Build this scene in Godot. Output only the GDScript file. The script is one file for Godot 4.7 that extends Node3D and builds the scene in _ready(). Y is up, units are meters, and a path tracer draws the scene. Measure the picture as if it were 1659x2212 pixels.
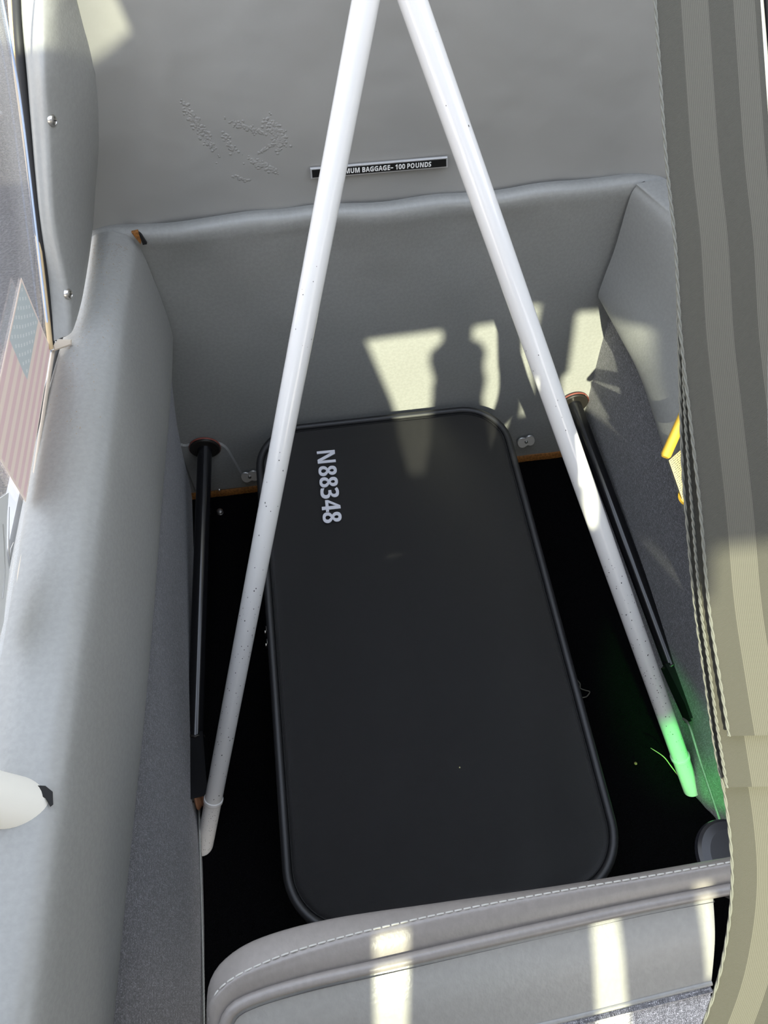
extends Node3D
# Baggage bay behind the seat of a small high-wing aircraft. x right, y up, -z towards the tail; metres.

const SUN_DIR := Vector3(0.137, -0.545, -0.827)
var M := {}

func V(x: float, y: float, z: float) -> Vector3:
	return Vector3(x, y, z)

func _ready() -> void:
	# ---- camera
	var cam := Camera3D.new()
	cam.name = "camera"
	cam.fov = 70.674
	cam.near = 0.01
	cam.far = 200.0
	add_child(cam)
	cam.position = V(0, 1.1, 0)
	cam.rotation_degrees = V(-57, -8, 0)
	cam.current = true
	# ---- sky
	var env := Environment.new()
	var sky := Sky.new()
	var sm := ProceduralSkyMaterial.new()
	sm.sky_top_color = Color(0.74, 0.78, 0.85)
	sm.sky_horizon_color = Color(1.0, 0.955, 0.885)
	sm.sky_curve = 0.25
	sm.ground_bottom_color = Color(0.50, 0.47, 0.45)
	sm.ground_horizon_color = Color(0.62, 0.60, 0.58)
	sm.sun_angle_max = 8.0
	sky.sky_material = sm
	env.background_mode = Environment.BG_SKY
	env.sky = sky
	env.background_energy_multiplier = 5.1
	env.tonemap_mode = Environment.TONE_MAPPER_LINEAR
	env.tonemap_exposure = 1.0
	env.sdfgi_enabled = true
	env.ssao_enabled = true
	env.ssil_enabled = true
	var we := WorldEnvironment.new()
	we.name = "world"
	we.environment = env
	add_child(we)
	# ---- sun
	var sun := DirectionalLight3D.new()
	sun.name = "sun"
	sun.light_color = Color(1.0, 1.0, 0.875)
	sun.light_energy = 3.6
	sun.light_angular_distance = 0.53
	sun.sky_mode = DirectionalLight3D.SKY_MODE_LIGHT_ONLY
	sun.shadow_enabled = true
	add_child(sun)
	sun.look_at_from_position(V(0, 3, 3), V(0, 3, 3) + SUN_DIR, Vector3.UP)
	materials()
	shell()
	cabin_lining()
	side_window()
	back_wall_details()
	tubes()
	baggage()
	seat()
	belts()
	small_things()

# =====================================================================  mesh building
class MB:
	var v := PackedVector3Array()
	var n := PackedVector3Array()
	var uv := PackedVector2Array()
	var ix := PackedInt32Array()
	func add(p: Vector3, nn: Vector3, t := Vector2.ZERO) -> int:
		v.append(p); n.append(nn.normalized()); uv.append(t)
		return v.size() - 1
	func tri(a: int, b: int, c: int) -> void:
		var g := (v[c] - v[a]).cross(v[b] - v[a])
		if g.dot(n[a] + n[b] + n[c]) < 0.0:
			ix.append_array([a, c, b])
		else:
			ix.append_array([a, b, c])
	func flat(p: Array, nn: Vector3) -> void:
		var k := []
		for q in p:
			k.append(add(q, nn, Vector2(q.x, q.z)))
		for i in range(1, p.size() - 1):
			tri(k[0], k[i], k[i + 1])
	func grid(P: Array, N: Array, wrap := false) -> void:
		var rows := P.size()
		var cols: int = P[0].size()
		var base := v.size()
		var vv := 0.0
		for i in rows:
			if i > 0:
				vv += (P[i][cols / 2] - P[i - 1][cols / 2]).length()
			var uu := 0.0
			for j in cols:
				if j > 0:
					uu += (P[i][j] - P[i][j - 1]).length()
				add(P[i][j], N[i][j], Vector2(uu, vv))
		for i in rows - 1:
			for j in (cols if wrap else cols - 1):
				var j2 := (j + 1) % cols
				var a := base + i * cols + j
				var b := base + i * cols + j2
				var c := base + (i + 1) * cols + j
				var d := base + (i + 1) * cols + j2
				if v[a].distance_squared_to(v[b]) > 1e-12:
					tri(a, b, c)
				if v[c].distance_squared_to(v[d]) > 1e-12:
					tri(b, d, c)
	func mesh() -> ArrayMesh:
		var a := []
		a.resize(Mesh.ARRAY_MAX)
		a[Mesh.ARRAY_VERTEX] = v; a[Mesh.ARRAY_NORMAL] = n; a[Mesh.ARRAY_TEX_UV] = uv; a[Mesh.ARRAY_INDEX] = ix
		var m := ArrayMesh.new()
		m.add_surface_from_arrays(Mesh.PRIMITIVE_TRIANGLES, a)
		return m

func cr(a: Vector3, b: Vector3, c: Vector3, d: Vector3, t: float) -> Vector3:
	return b.cubic_interpolate(c, a, d, t)

func spline(p: Array, steps: int) -> Array:          # Catmull-Rom through the points
	var out := []
	for i in p.size() - 1:
		var a: Vector3 = p[maxi(i - 1, 0)]
		var d: Vector3 = p[mini(i + 2, p.size() - 1)]
		for k in steps:
			out.append(cr(a, p[i], p[i + 1], d, float(k) / steps))
	out.append(p[-1])
	return out

func resample(p: Array, count: int) -> Array:        # equal steps of arc length along a smooth curve
	var s := spline(p, 12)
	var len_at := [0.0]
	for i in range(1, s.size()):
		len_at.append(len_at[-1] + (s[i] - s[i - 1]).length())
	var out := []
	var k := 0
	for i in count:
		var want: float = len_at[-1] * i / (count - 1)
		while k < s.size() - 2 and len_at[k + 1] < want:
			k += 1
		var f: float = (want - len_at[k]) / maxf(len_at[k + 1] - len_at[k], 1e-9)
		out.append(s[k].lerp(s[k + 1], clampf(f, 0, 1)))
	return out

func refine(rows: Array, steps: int) -> Array:       # smooth across the rows
	var out := []
	for i in rows.size() - 1:
		var a: Array = rows[maxi(i - 1, 0)]
		var d: Array = rows[mini(i + 2, rows.size() - 1)]
		for k in steps:
			var r := []
			for j in rows[i].size():
				r.append(cr(a[j], rows[i][j], rows[i + 1][j], d[j], float(k) / steps))
			out.append(r)
	out.append(rows[-1])
	return out

func normals(P: Array, wrap := false) -> Array:
	var N := []
	var R := P.size()
	var C: int = P[0].size()
	for i in R:
		var r := []
		for j in C:
			var du: Vector3 = P[i][(j + 1) % C if wrap else mini(j + 1, C - 1)] - P[i][(j - 1 + C) % C if wrap else maxi(j - 1, 0)]
			var dv: Vector3 = P[mini(i + 1, R - 1)][j] - P[maxi(i - 1, 0)][j]
			r.append(du.cross(dv).normalized())
		N.append(r)
	return N

# A cloth, panel or skin: a sheet through the rows with a thickness; "towards" is a point on its face side.
func sheet(P: Array, thick: float, towards: Vector3, mb: MB = null) -> MB:
	if mb == null:
		mb = MB.new()
	var N := normals(P)
	var mi := P.size() / 2
	var mj: int = P[0].size() / 2
	if N[mi][mj].dot(towards - P[mi][mj]) < 0:
		for r in N:
			for j in r.size():
				r[j] = -r[j]
	mb.grid(P, N)
	var B := []
	var NB := []
	for i in P.size():
		var r := []
		var rn := []
		for j in P[i].size():
			r.append(P[i][j] - N[i][j] * thick)
			rn.append(-N[i][j])
		B.append(r); NB.append(rn)
	mb.grid(B, NB)
	var L := P.size() - 1
	var K: int = P[0].size() - 1
	for i in L:
		for j in [0, K]:
			var o: Vector3 = (P[i][j] - P[i][1 if j == 0 else K - 1])
			mb.flat([P[i][j], P[i + 1][j], B[i + 1][j], B[i][j]], o)
	for j in K:
		for i in [0, L]:
			var o: Vector3 = (P[i][j] - P[1 if i == 0 else L - 1][j])
			mb.flat([P[i][j], P[i][j + 1], B[i][j + 1], B[i][j]], o)
	return mb

func tube(pts: Array, radius, sides := 20, mb: MB = null, closed := false) -> MB:
	if mb == null:
		mb = MB.new()
	var P := []
	var N := []
	var up := Vector3.ZERO
	for i in pts.size():
		var a: Vector3 = pts[(i - 1 + pts.size()) % pts.size()] if closed else pts[maxi(i - 1, 0)]
		var b: Vector3 = pts[(i + 1) % pts.size()] if closed else pts[mini(i + 1, pts.size() - 1)]
		var t := (b - a).normalized()
		if up == Vector3.ZERO:
			up = t.cross(Vector3.UP if absf(t.y) < 0.9 else Vector3.RIGHT).normalized()
		up = (up - t * up.dot(t)).normalized()
		var w := t.cross(up)
		var r: float = radius[i] if radius is Array else radius
		var row := []
		var rn := []
		for k in sides:
			var d := up * cos(TAU * k / sides) + w * sin(TAU * k / sides)
			row.append(pts[i] + d * r); rn.append(d)
		P.append(row); N.append(rn)
	if closed:
		P.append(P[0]); N.append(N[0])
	mb.grid(P, N, true)
	if not closed:
		var t0: Vector3 = (pts[0] - pts[1]).normalized()
		var t1: Vector3 = (pts[-1] - pts[-2]).normalized()
		mb.flat(P[0], t0)
		mb.flat(P[-1], t1)
	return mb

# A body of revolution: [radius, height] pairs along the y axis of "at".
func lathe(profile: Array, at: Transform3D, sides := 24, mb: MB = null) -> MB:
	if mb == null:
		mb = MB.new()
	for i in profile.size() - 1:
		var p: Array = profile[i]
		var q: Array = profile[i + 1]
		var slope := Vector2(q[1] - p[1], p[0] - q[0]).normalized()
		var P := [[], []]
		var N := [[], []]
		for k in sides:
			var d := Vector3(cos(TAU * k / sides), 0, sin(TAU * k / sides))
			var nn := at.basis * (d * slope.x + Vector3.UP * slope.y)
			P[0].append(at * (d * p[0] + Vector3.UP * p[1])); N[0].append(nn)
			P[1].append(at * (d * q[0] + Vector3.UP * q[1])); N[1].append(nn)
		mb.grid(P, N, true)
	return mb

# A polygon in the xy plane of "at", raised to +depth, with a chamfered upper edge.
func prism(poly: Array, depth: float, at: Transform3D, ch := 0.0, mb: MB = null) -> MB:
	if mb == null:
		mb = MB.new()
	var p2 := PackedVector2Array(poly)
	if Geometry2D.is_polygon_clockwise(p2):
		p2.reverse()
	var top := p2.duplicate()
	var cnt := p2.size()
	if ch > 0.0:
		for i in cnt:
			var e0 := (p2[i] - p2[(i - 1 + cnt) % cnt]).normalized()
			var e1 := (p2[(i + 1) % cnt] - p2[i]).normalized()
			var n0 := Vector2(-e0.y, e0.x)
			var n1 := Vector2(-e1.y, e1.x)
			var m := (n0 + n1).normalized()
			top[i] = p2[i] + m * ch / maxf(m.dot(n0), 0.4)
	var layers := [[p2, 0.0], [p2, depth - ch]]
	if ch > 0.0:
		layers.append([top, depth])
	for l in layers.size() - 1:
		for i in cnt:
			var k := (i + 1) % cnt
			var a := at * Vector3(layers[l][0][i].x, layers[l][0][i].y, layers[l][1])
			var b := at * Vector3(layers[l][0][k].x, layers[l][0][k].y, layers[l][1])
			var c := at * Vector3(layers[l + 1][0][k].x, layers[l + 1][0][k].y, layers[l + 1][1])
			var d := at * Vector3(layers[l + 1][0][i].x, layers[l + 1][0][i].y, layers[l + 1][1])
			var e: Vector2 = p2[k] - p2[i]
			var nn := at.basis * Vector3(e.y, -e.x, e.length() if l == 1 else 0.0)
			mb.flat([a, b, c, d], nn)
	for w in [[p2, 0.0, -1.0], [top, depth, 1.0]]:
		var id := Geometry2D.triangulate_polygon(w[0])
		var ids := []
		for q in w[0]:
			ids.append(mb.add(at * Vector3(q.x, q.y, w[1]), at.basis * Vector3(0, 0, w[2]), q))
		for i in range(0, id.size(), 3):
			mb.tri(ids[id[i]], ids[id[i + 1]], ids[id[i + 2]])
	return mb

func box(c: Vector3, s: Vector3, ch := 0.001, mb: MB = null) -> MB:
	var h := s / 2
	return prism([Vector2(-h.x, -h.z), Vector2(h.x, -h.z), Vector2(h.x, h.z), Vector2(-h.x, h.z)], s.y, Transform3D(Basis(Vector3.RIGHT, -PI / 2), c - Vector3(0, h.y, 0)), ch, mb)

# Axes with z along "z" and x as near "x" as may be.
func axes(z: Vector3, x: Vector3, o: Vector3) -> Transform3D:
	var bz := z.normalized()
	var bx := (x - bz * x.dot(bz)).normalized()
	return Transform3D(Basis(bx, bz.cross(bx), bz), o)

func along_y(y: Vector3, o: Vector3) -> Transform3D:
	var by := y.normalized()
	var bx := by.cross(Vector3.UP if absf(by.y) < 0.9 else Vector3.RIGHT).normalized()
	return Transform3D(Basis(bx, by, bx.cross(by)), o)

# ---- nodes
func thing(called: String, label: String, category: String, at := Vector3.ZERO, group := "") -> Node3D:
	var o := Node3D.new()
	o.name = called
	add_child(o, true)
	o.position = at
	return tag(o, label, category, group)

func tag(o: Node3D, label: String, category: String, group := "", kind := "") -> Node3D:
	o.set_meta("label", label)
	o.set_meta("category", category)
	if group:
		o.set_meta("group", group)
	if kind:
		o.set_meta("kind", kind)
	return o

func part(called: String, mb, m: Material, parent: Node3D = self, label := "") -> MeshInstance3D:
	var o := MeshInstance3D.new()
	o.name = called
	o.mesh = mb.mesh() if mb is MB else mb
	if o.mesh is TextMesh:
		o.mesh.material = m
	else:
		o.mesh.surface_set_material(0, m)
	parent.add_child(o, true)
	o.cast_shadow = GeometryInstance3D.SHADOW_CASTING_SETTING_ON
	var off := Vector3.ZERO
	var q: Node = parent
	while q != self:                                 # meshes are built in the scene's own coordinates
		off += q.position
		q = q.get_parent()
	o.position = -off
	if label:
		o.set_meta("label", label)
	return o

func mat(name: String, lin: Color, rough: float, metal := 0.0) -> StandardMaterial3D:
	var m := StandardMaterial3D.new()
	m.resource_name = name
	m.albedo_color = lin.linear_to_srgb()
	m.roughness = rough
	m.metallic = metal
	M[name] = m
	return m

func noise_tex(freq: float, kind: int, size: int, oct := 3, sd := 1, ramp: Gradient = null) -> NoiseTexture2D:
	var f := FastNoiseLite.new()
	f.noise_type = kind
	f.frequency = freq
	f.fractal_octaves = oct
	f.seed = sd
	var t := NoiseTexture2D.new()
	t.width = size
	t.height = size
	t.seamless = true
	t.noise = f
	if ramp:
		t.color_ramp = ramp
	return t

func ramp2(a: float, b: float) -> Gradient:
	var g := Gradient.new()
	g.set_color(0, Color(a, a, a))
	g.set_color(1, Color(b, b, b))
	return g

func triplanar(m: StandardMaterial3D, metres: float) -> void:
	m.uv1_triplanar = true
	m.uv1_world_triplanar = true
	m.uv1_scale = Vector3.ONE / metres

func relief(m: StandardMaterial3D, t: Texture2D, cm: float) -> void:
	m.heightmap_enabled = true
	m.heightmap_texture = t
	m.heightmap_scale = cm

func materials() -> void:
	var rng := RandomNumberGenerator.new()
	rng.seed = 7
	# grey leather-grain vinyl
	var grain := noise_tex(0.055, FastNoiseLite.TYPE_CELLULAR, 512, 2, 3)
	var mott := noise_tex(0.02, FastNoiseLite.TYPE_SIMPLEX, 512, 5, 9, ramp2(0.93, 1.0))
	var vin := mat("grey_vinyl", Color(0.292, 0.294, 0.281), 0.42)
	vin.albedo_texture = mott
	relief(vin, grain, 0.015)
	triplanar(vin, 0.075)
	var sv := mat("seat_vinyl", Color(0.30, 0.295, 0.28), 0.38)
	sv.albedo_texture = mott
	relief(sv, grain, 0.02)
	triplanar(sv, 0.085)
	var st := mat("seat_trim_vinyl", Color(0.235, 0.215, 0.20), 0.36)
	st.albedo_texture = mott
	relief(st, grain, 0.012)
	triplanar(st, 0.085)
	# grey tweed: light and dark threads in a basket weave
	var im := Image.create(512, 512, false, Image.FORMAT_RGB8)
	var hi := Image.create(512, 512, false, Image.FORMAT_RGB8)
	var cell := []
	for i in 128 * 128:
		cell.append(rng.randf())
	for y in 512:
		for x in 512:
			var cx := x / 4
			var cy := y / 4
			var over := (cx + cy) % 2
			var r: float = cell[(cy / 3) * 128 + cx] if over else cell[cy * 128 + (cx / 3)]
			var r2: float = cell[cy * 128 + cx]
			var c := 0.30 + 0.42 * r * r + 0.16 * r2
			im.set_pixel(x, y, Color(c, c, c * 1.03))
			var k := sin(PI * (x % 4 + 0.5) / 4.0) if over else sin(PI * (y % 4 + 0.5) / 4.0)
			k = 0.4 * k + 0.6 * r2
			hi.set_pixel(x, y, Color(k, k, k))
	var tw := mat("tweed", Color(0.46, 0.455, 0.465), 0.9)
	tw.albedo_texture = ImageTexture.create_from_image(im)
	relief(tw, ImageTexture.create_from_image(hi), 0.03)
	triplanar(tw, 0.13)
	tw.rim_enabled = true
	tw.rim = 0.7
	var fb := mat("seat_fabric", Color(1.9, 1.85, 1.78), 0.9)  # base colour raised to stand in for sunlight on the insert
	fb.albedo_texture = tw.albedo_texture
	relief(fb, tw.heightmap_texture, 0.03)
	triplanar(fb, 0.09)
	# black cut pile
	var cp := mat("black_carpet", Color(0.004, 0.004, 0.0045), 1.0)
	cp.metallic_specular = 0.1
	relief(cp, noise_tex(0.12, FastNoiseLite.TYPE_SIMPLEX, 256, 3, 4), 0.12)
	triplanar(cp, 0.05)
	mat("carpet_fibre", Color(0.006, 0.006, 0.007), 0.9).metallic_specular = 0.15
	# black nylon twill
	var th := Image.create(128, 128, false, Image.FORMAT_RGB8)
	for y in 128:
		for x in 128:
			var k := 0.5 + 0.5 * sin(TAU * (x + y) / 8.0) * (0.75 + 0.25 * sin(TAU * (x - y) / 8.0))
			th.set_pixel(x, y, Color(k, k, k))
	var ny := mat("black_nylon", Color(0.017, 0.016, 0.0165), 0.5)
	ny.metallic_specular = 0.6
	relief(ny, ImageTexture.create_from_image(th), 0.10)
	triplanar(ny, 0.018)
	mat("black_piping", Color(0.011, 0.011, 0.012), 0.5)
	mat("black_seam", Color(0.003, 0.003, 0.003), 0.8)
	mat("grey_thread", Color(0.56, 0.56, 0.60), 0.55)
	var wp := mat("white_paint", Color(0.68, 0.67, 0.655), 0.22)
	wp.clearcoat_enabled = true
	wp.clearcoat = 0.5
	wp.clearcoat_roughness = 0.08
	mat("cream_paint", Color(0.72, 0.70, 0.63), 0.3)
	mat("paint_chip", Color(0.035, 0.032, 0.03), 0.7)
	mat("stain", Color(0.42, 0.36, 0.29), 0.8)
	mat("black_enamel", Color(0.008, 0.008, 0.009), 0.14)
	mat("worn_enamel", Color(0.016, 0.014, 0.012), 0.35)
	mat("black_rubber", Color(0.008, 0.008, 0.009), 0.6)
	mat("red_gasket", Color(0.20, 0.05, 0.035), 0.6)
	mat("rusty_steel", Color(0.19, 0.085, 0.04), 0.65, 0.3)
	mat("steel", Color(0.55, 0.53, 0.50), 0.3, 1.0)
	mat("dull_steel", Color(0.46, 0.46, 0.45), 0.45, 0.7)
	mat("cable_steel", Color(0.36, 0.36, 0.33), 0.45, 0.6)
	var wd := mat("plywood", Color(0.42, 0.17, 0.035), 0.6)
	wd.albedo_texture = noise_tex(0.03, FastNoiseLite.TYPE_SIMPLEX, 256, 4, 5, ramp2(0.6, 1.0))
	triplanar(wd, 0.05)
	mat("pale_wood", Color(0.50, 0.38, 0.22), 0.55)
	mat("edge_trim", Color(0.50, 0.44, 0.36), 0.7)
	mat("pane_edge", Color(0.42, 0.52, 0.72), 0.2)
	var asph := mat("asphalt", Color(0.105, 0.093, 0.098), 0.9)
	asph.albedo_texture = noise_tex(0.08, FastNoiseLite.TYPE_CELLULAR, 512, 3, 8, ramp2(0.45, 1.0))
	relief(asph, noise_tex(0.08, FastNoiseLite.TYPE_CELLULAR, 512, 3, 8), 1.2)
	triplanar(asph, 0.5)
	var gl := mat("clear_pane", Color(0.9, 0.93, 0.95), 0.05)
	gl.transparency = BaseMaterial3D.TRANSPARENCY_ALPHA
	gl.albedo_color.a = 0.06
	gl.metallic_specular = 0.35
	mat("aluminium_skin", Color(0.55, 0.55, 0.56), 0.5)
	mat("headliner", Color(0.22, 0.215, 0.20), 0.85)
	mat("placard_black", Color(0.006, 0.006, 0.006), 0.4)
	mat("placard_silver", Color(0.55, 0.55, 0.55), 0.35, 0.4)
	mat("white_print", Color(0.80, 0.80, 0.78), 0.5)
	mat("yellow_plastic", Color(0.50, 0.31, 0.035), 0.35)
	mat("dark_plastic", Color(0.010, 0.010, 0.013), 0.32)
	mat("straw", Color(0.55, 0.52, 0.24), 0.7)
	mat("lint", Color(0.11, 0.105, 0.09), 0.9)
	mat("crumb", Color(0.32, 0.19, 0.09), 0.9)
	mat("seat_thread", Color(0.42, 0.41, 0.38), 0.7)
	mat("sunlit_cream", Color(0.75, 0.70, 0.52), 0.6)
	mat("frayed_thread", Color(0.52, 0.42, 0.07), 0.7)
	# belt webbing: herringbone ribs with two smoother bands
	var bi := Image.create(512, 256, false, Image.FORMAT_RGB8)
	var bh := Image.create(512, 256, false, Image.FORMAT_RGB8)
	for y in 256:
		for x in 512:
			var u := x / 512.0
			var band := 1.0 if (u > 0.24 and u < 0.50) or (u > 0.74 and u < 0.94) else 0.0
			var rib := 0.5 + 0.5 * sin(TAU * (x / 8.0 + (y / 8.0 if fmod(u, 0.5) < 0.25 else -y / 8.0)))
			var lines := 0.5 + 0.5 * sin(TAU * x / 9.0)
			var hgt := lines if band > 0 else rib
			bh.set_pixel(x, y, Color(hgt, hgt, hgt))
			var c := (0.86 if band > 0 else 0.72) + 0.14 * hgt
			bi.set_pixel(x, y, Color(c, c, c))
	var be := mat("belt_webbing", Color(0.110, 0.104, 0.082), 0.65)
	be.metallic_specular = 0.3
	be.albedo_texture = ImageTexture.create_from_image(bi)
	be.uv1_scale = V(19.4, 62.5, 1)                 # u spans the width of 51 mm, v repeats each 16 mm
	relief(be, ImageTexture.create_from_image(bh), 0.012)
	be.rim_enabled = true
	be.rim = 0.25
	mat("belt_edge", Color(0.12, 0.12, 0.10), 0.6)

# =====================================================================  shell, wing and openings
func shell() -> void:
	tag(part("ground", box(V(0, -0.80, -4), V(60, 0.1, 60), 0.01), M.asphalt), "grey asphalt apron outside, seen through the side window", "ground", "", "structure")
	var fl := thing("floor", "black carpeted floor of the baggage bay under the bag", "floor")
	fl.set_meta("kind", "structure")
	part("carpet", box(V(0.12, -0.01, -0.15), V(0.94, 0.02, 1.34), 0.004), M.black_carpet, fl)
	part("floor_board", box(V(0.15, -0.05, -0.15), V(1.02, 0.058, 1.4), 0.002), M.plywood, fl)
	var rng := RandomNumberGenerator.new()
	rng.seed = 21
	var blade := MB.new()
	blade.flat([V(-0.0003, 0, 0), V(0.0003, 0, 0), V(0.0006, 0.005, 0.0012)], V(0, 0.3, 1))
	blade.flat([V(0, 0, -0.0003), V(0, 0, 0.0003), V(0.0006, 0.005, 0.0012)], V(1, 0.3, 0))
	var mm := MultiMesh.new()
	mm.transform_format = MultiMesh.TRANSFORM_3D
	mm.mesh = blade.mesh()
	mm.mesh.surface_set_material(0, M.carpet_fibre)
	mm.instance_count = 60000
	for i in mm.instance_count:
		var x := rng.randf_range(-0.24, 0.50)
		var z := rng.randf_range(-0.78, 0.12)
		var b := Basis(Vector3.UP, rng.randf() * TAU) * Basis(Vector3.RIGHT, rng.randf_range(-0.5, 0.5))
		mm.set_instance_transform(i, Transform3D(b.scaled(Vector3.ONE * rng.randf_range(0.6, 1.3)), V(x, -0.0008, z)))
	var pile := MultiMeshInstance3D.new()
	pile.name = "pile"
	pile.multimesh = mm
	pile.set_meta("kind", "stuff")
	fl.add_child(pile)
	# outer skins close the bay off from the daylight
	var skin := []
	for q in [[-0.248, -0.845], [-0.250, -0.785], [-0.258, -0.675], [-0.274, -0.50], [-0.283, -0.275], [-0.292, 0.0], [-0.300, 0.55]]:
		skin.append([V(q[0] - 0.016, 0.550, q[1]), V(q[0] - 0.026, 0.30, q[1]), V(q[0] - 0.028, -0.08, q[1])])
	tag(part("wall_left", sheet(skin, 0.012, V(-2, 0.3, -0.2)), M.aluminium_skin), "painted outer skin of the cabin below the side window", "wall", "", "structure")
	tag(part("wall_right", box(V(0.64, 0.40, -0.15), V(0.03, 0.95, 1.4), 0.002), M.aluminium_skin), "outer skin of the cabin behind the shoulder belt", "wall", "", "structure")
	tag(part("wall_rear", box(V(0.205, 0.67, -0.86), V(0.91, 1.6, 0.03), 0.002), M.aluminium_skin), "bulkhead behind the grey upholstered rear wall", "wall", "", "structure")
	# unseen cabin roof and wings, edges cut to shape the sun patch and shade
	var roof := [Vector2(-0.3216, 0.02), Vector2(-0.3246, 0.3080), Vector2(-0.3266, 0.3570), Vector2(-0.3756, 0.4030), Vector2(-0.75, 0.381), Vector2(-5.0, 0.346), Vector2(-5.0, 1.8), Vector2(-0.6, 1.8), Vector2(-0.6, 0.93), Vector2(0.42, 0.93), Vector2(0.42, 1.8), Vector2(5.0, 1.8), Vector2(5.0, 0.346), Vector2(0.75, 0.381), Vector2(0.66, 0.02)]
	tag(part("unseen_ceiling", prism(roof, 0.012, Transform3D(Basis(Vector3.RIGHT, PI / 2), V(0, 1.532, 0)), 0.0), M.headliner), "unseen cabin roof and wings over both side windows, edges cut to shape sun and shade", "unseen_ceiling", "", "structure")
	# unseen panel where the windscreen is, openings shaped to cast the sun patches
	var front := CSGBox3D.new()
	front.name = "unseen_sun_mask"
	front.size = V(0.94, 1.26, 0.02)
	front.position = V(-0.13, 0.92, 0.90)
	front.material = M.headliner
	add_child(front)
	tag(front, "unseen panel ahead of the seats with openings shaped to cast the sun patches", "window frame", "", "structure")
	var holes := [
		[[-0.197, 1.463], [-0.086, 1.469], [-0.079, 1.442], [-0.081, 1.432], [-0.097, 1.413], [-0.097, 1.391], [-0.091, 1.368], [-0.085, 1.361], [-0.089, 1.338], [-0.088, 1.310], [-0.088, 1.288], [-0.091, 1.242], [-0.097, 1.217], [-0.099, 1.201], [-0.124, 1.203], [-0.143, 1.260], [-0.150, 1.294], [-0.155, 1.317]],
		[[-0.036, 1.470], [0.004, 1.473], [0.005, 1.499], [0.062, 1.499], [0.066, 1.40], [0.083, 1.300], [0.085, 1.247], [0.078, 1.237], [0.073, 1.237], [0.066, 1.315], [0.052, 1.315], [0.050, 1.205], [0.014, 1.205], [0.007, 1.243], [0.005, 1.273], [0.002, 1.288], [-0.003, 1.308], [-0.002, 1.352], [-0.009, 1.379], [-0.011, 1.399], [-0.009, 1.409], [-0.018, 1.425], [-0.034, 1.434]],
		[[0.120, 1.478], [0.186, 1.474], [0.188, 1.455], [0.190, 1.39], [0.206, 1.29], [0.208, 1.264], [0.202, 1.243], [0.184, 1.238], [0.130, 1.24], [0.130, 1.270], [0.136, 1.281], [0.127, 1.343], [0.136, 1.348]],
		[[0.242, 1.062], [0.241, 1.108], [0.244, 1.104], [0.246, 1.093], [0.249, 1.071], [0.248, 1.062]],
		[[-0.158, 1.112], [-0.131, 1.110], [-0.130, 1.074], [-0.129, 0.94], [-0.155, 0.94], [-0.157, 1.074]],
		[[0.008, 1.085], [0.027, 1.085], [0.030, 1.075], [0.040, 1.000], [0.050, 0.94], [0.022, 0.94], [0.012, 1.027], [0.008, 1.075]],
		[[0.205, 0.70], [0.319, 0.70], [0.319, 0.90], [0.205, 0.90]],
		[[0.086, 1.103], [0.100, 1.103], [0.101, 1.099], [0.106, 1.078], [0.109, 1.038], [0.112, 0.998], [0.106, 0.996], [0.093, 1.079]],
	]
	for h in holes:
		var c := CSGPolygon3D.new()
		c.name = "opening"
		c.operation = CSGShape3D.OPERATION_SUBTRACTION
		c.depth = 0.06
		var pp := PackedVector2Array()
		for q in h:
			pp.append(Vector2(q[0] + 0.13, q[1] - 0.92))
		c.polygon = pp
		c.position = V(0, 0, 0.03)
		front.add_child(c, true)

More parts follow.
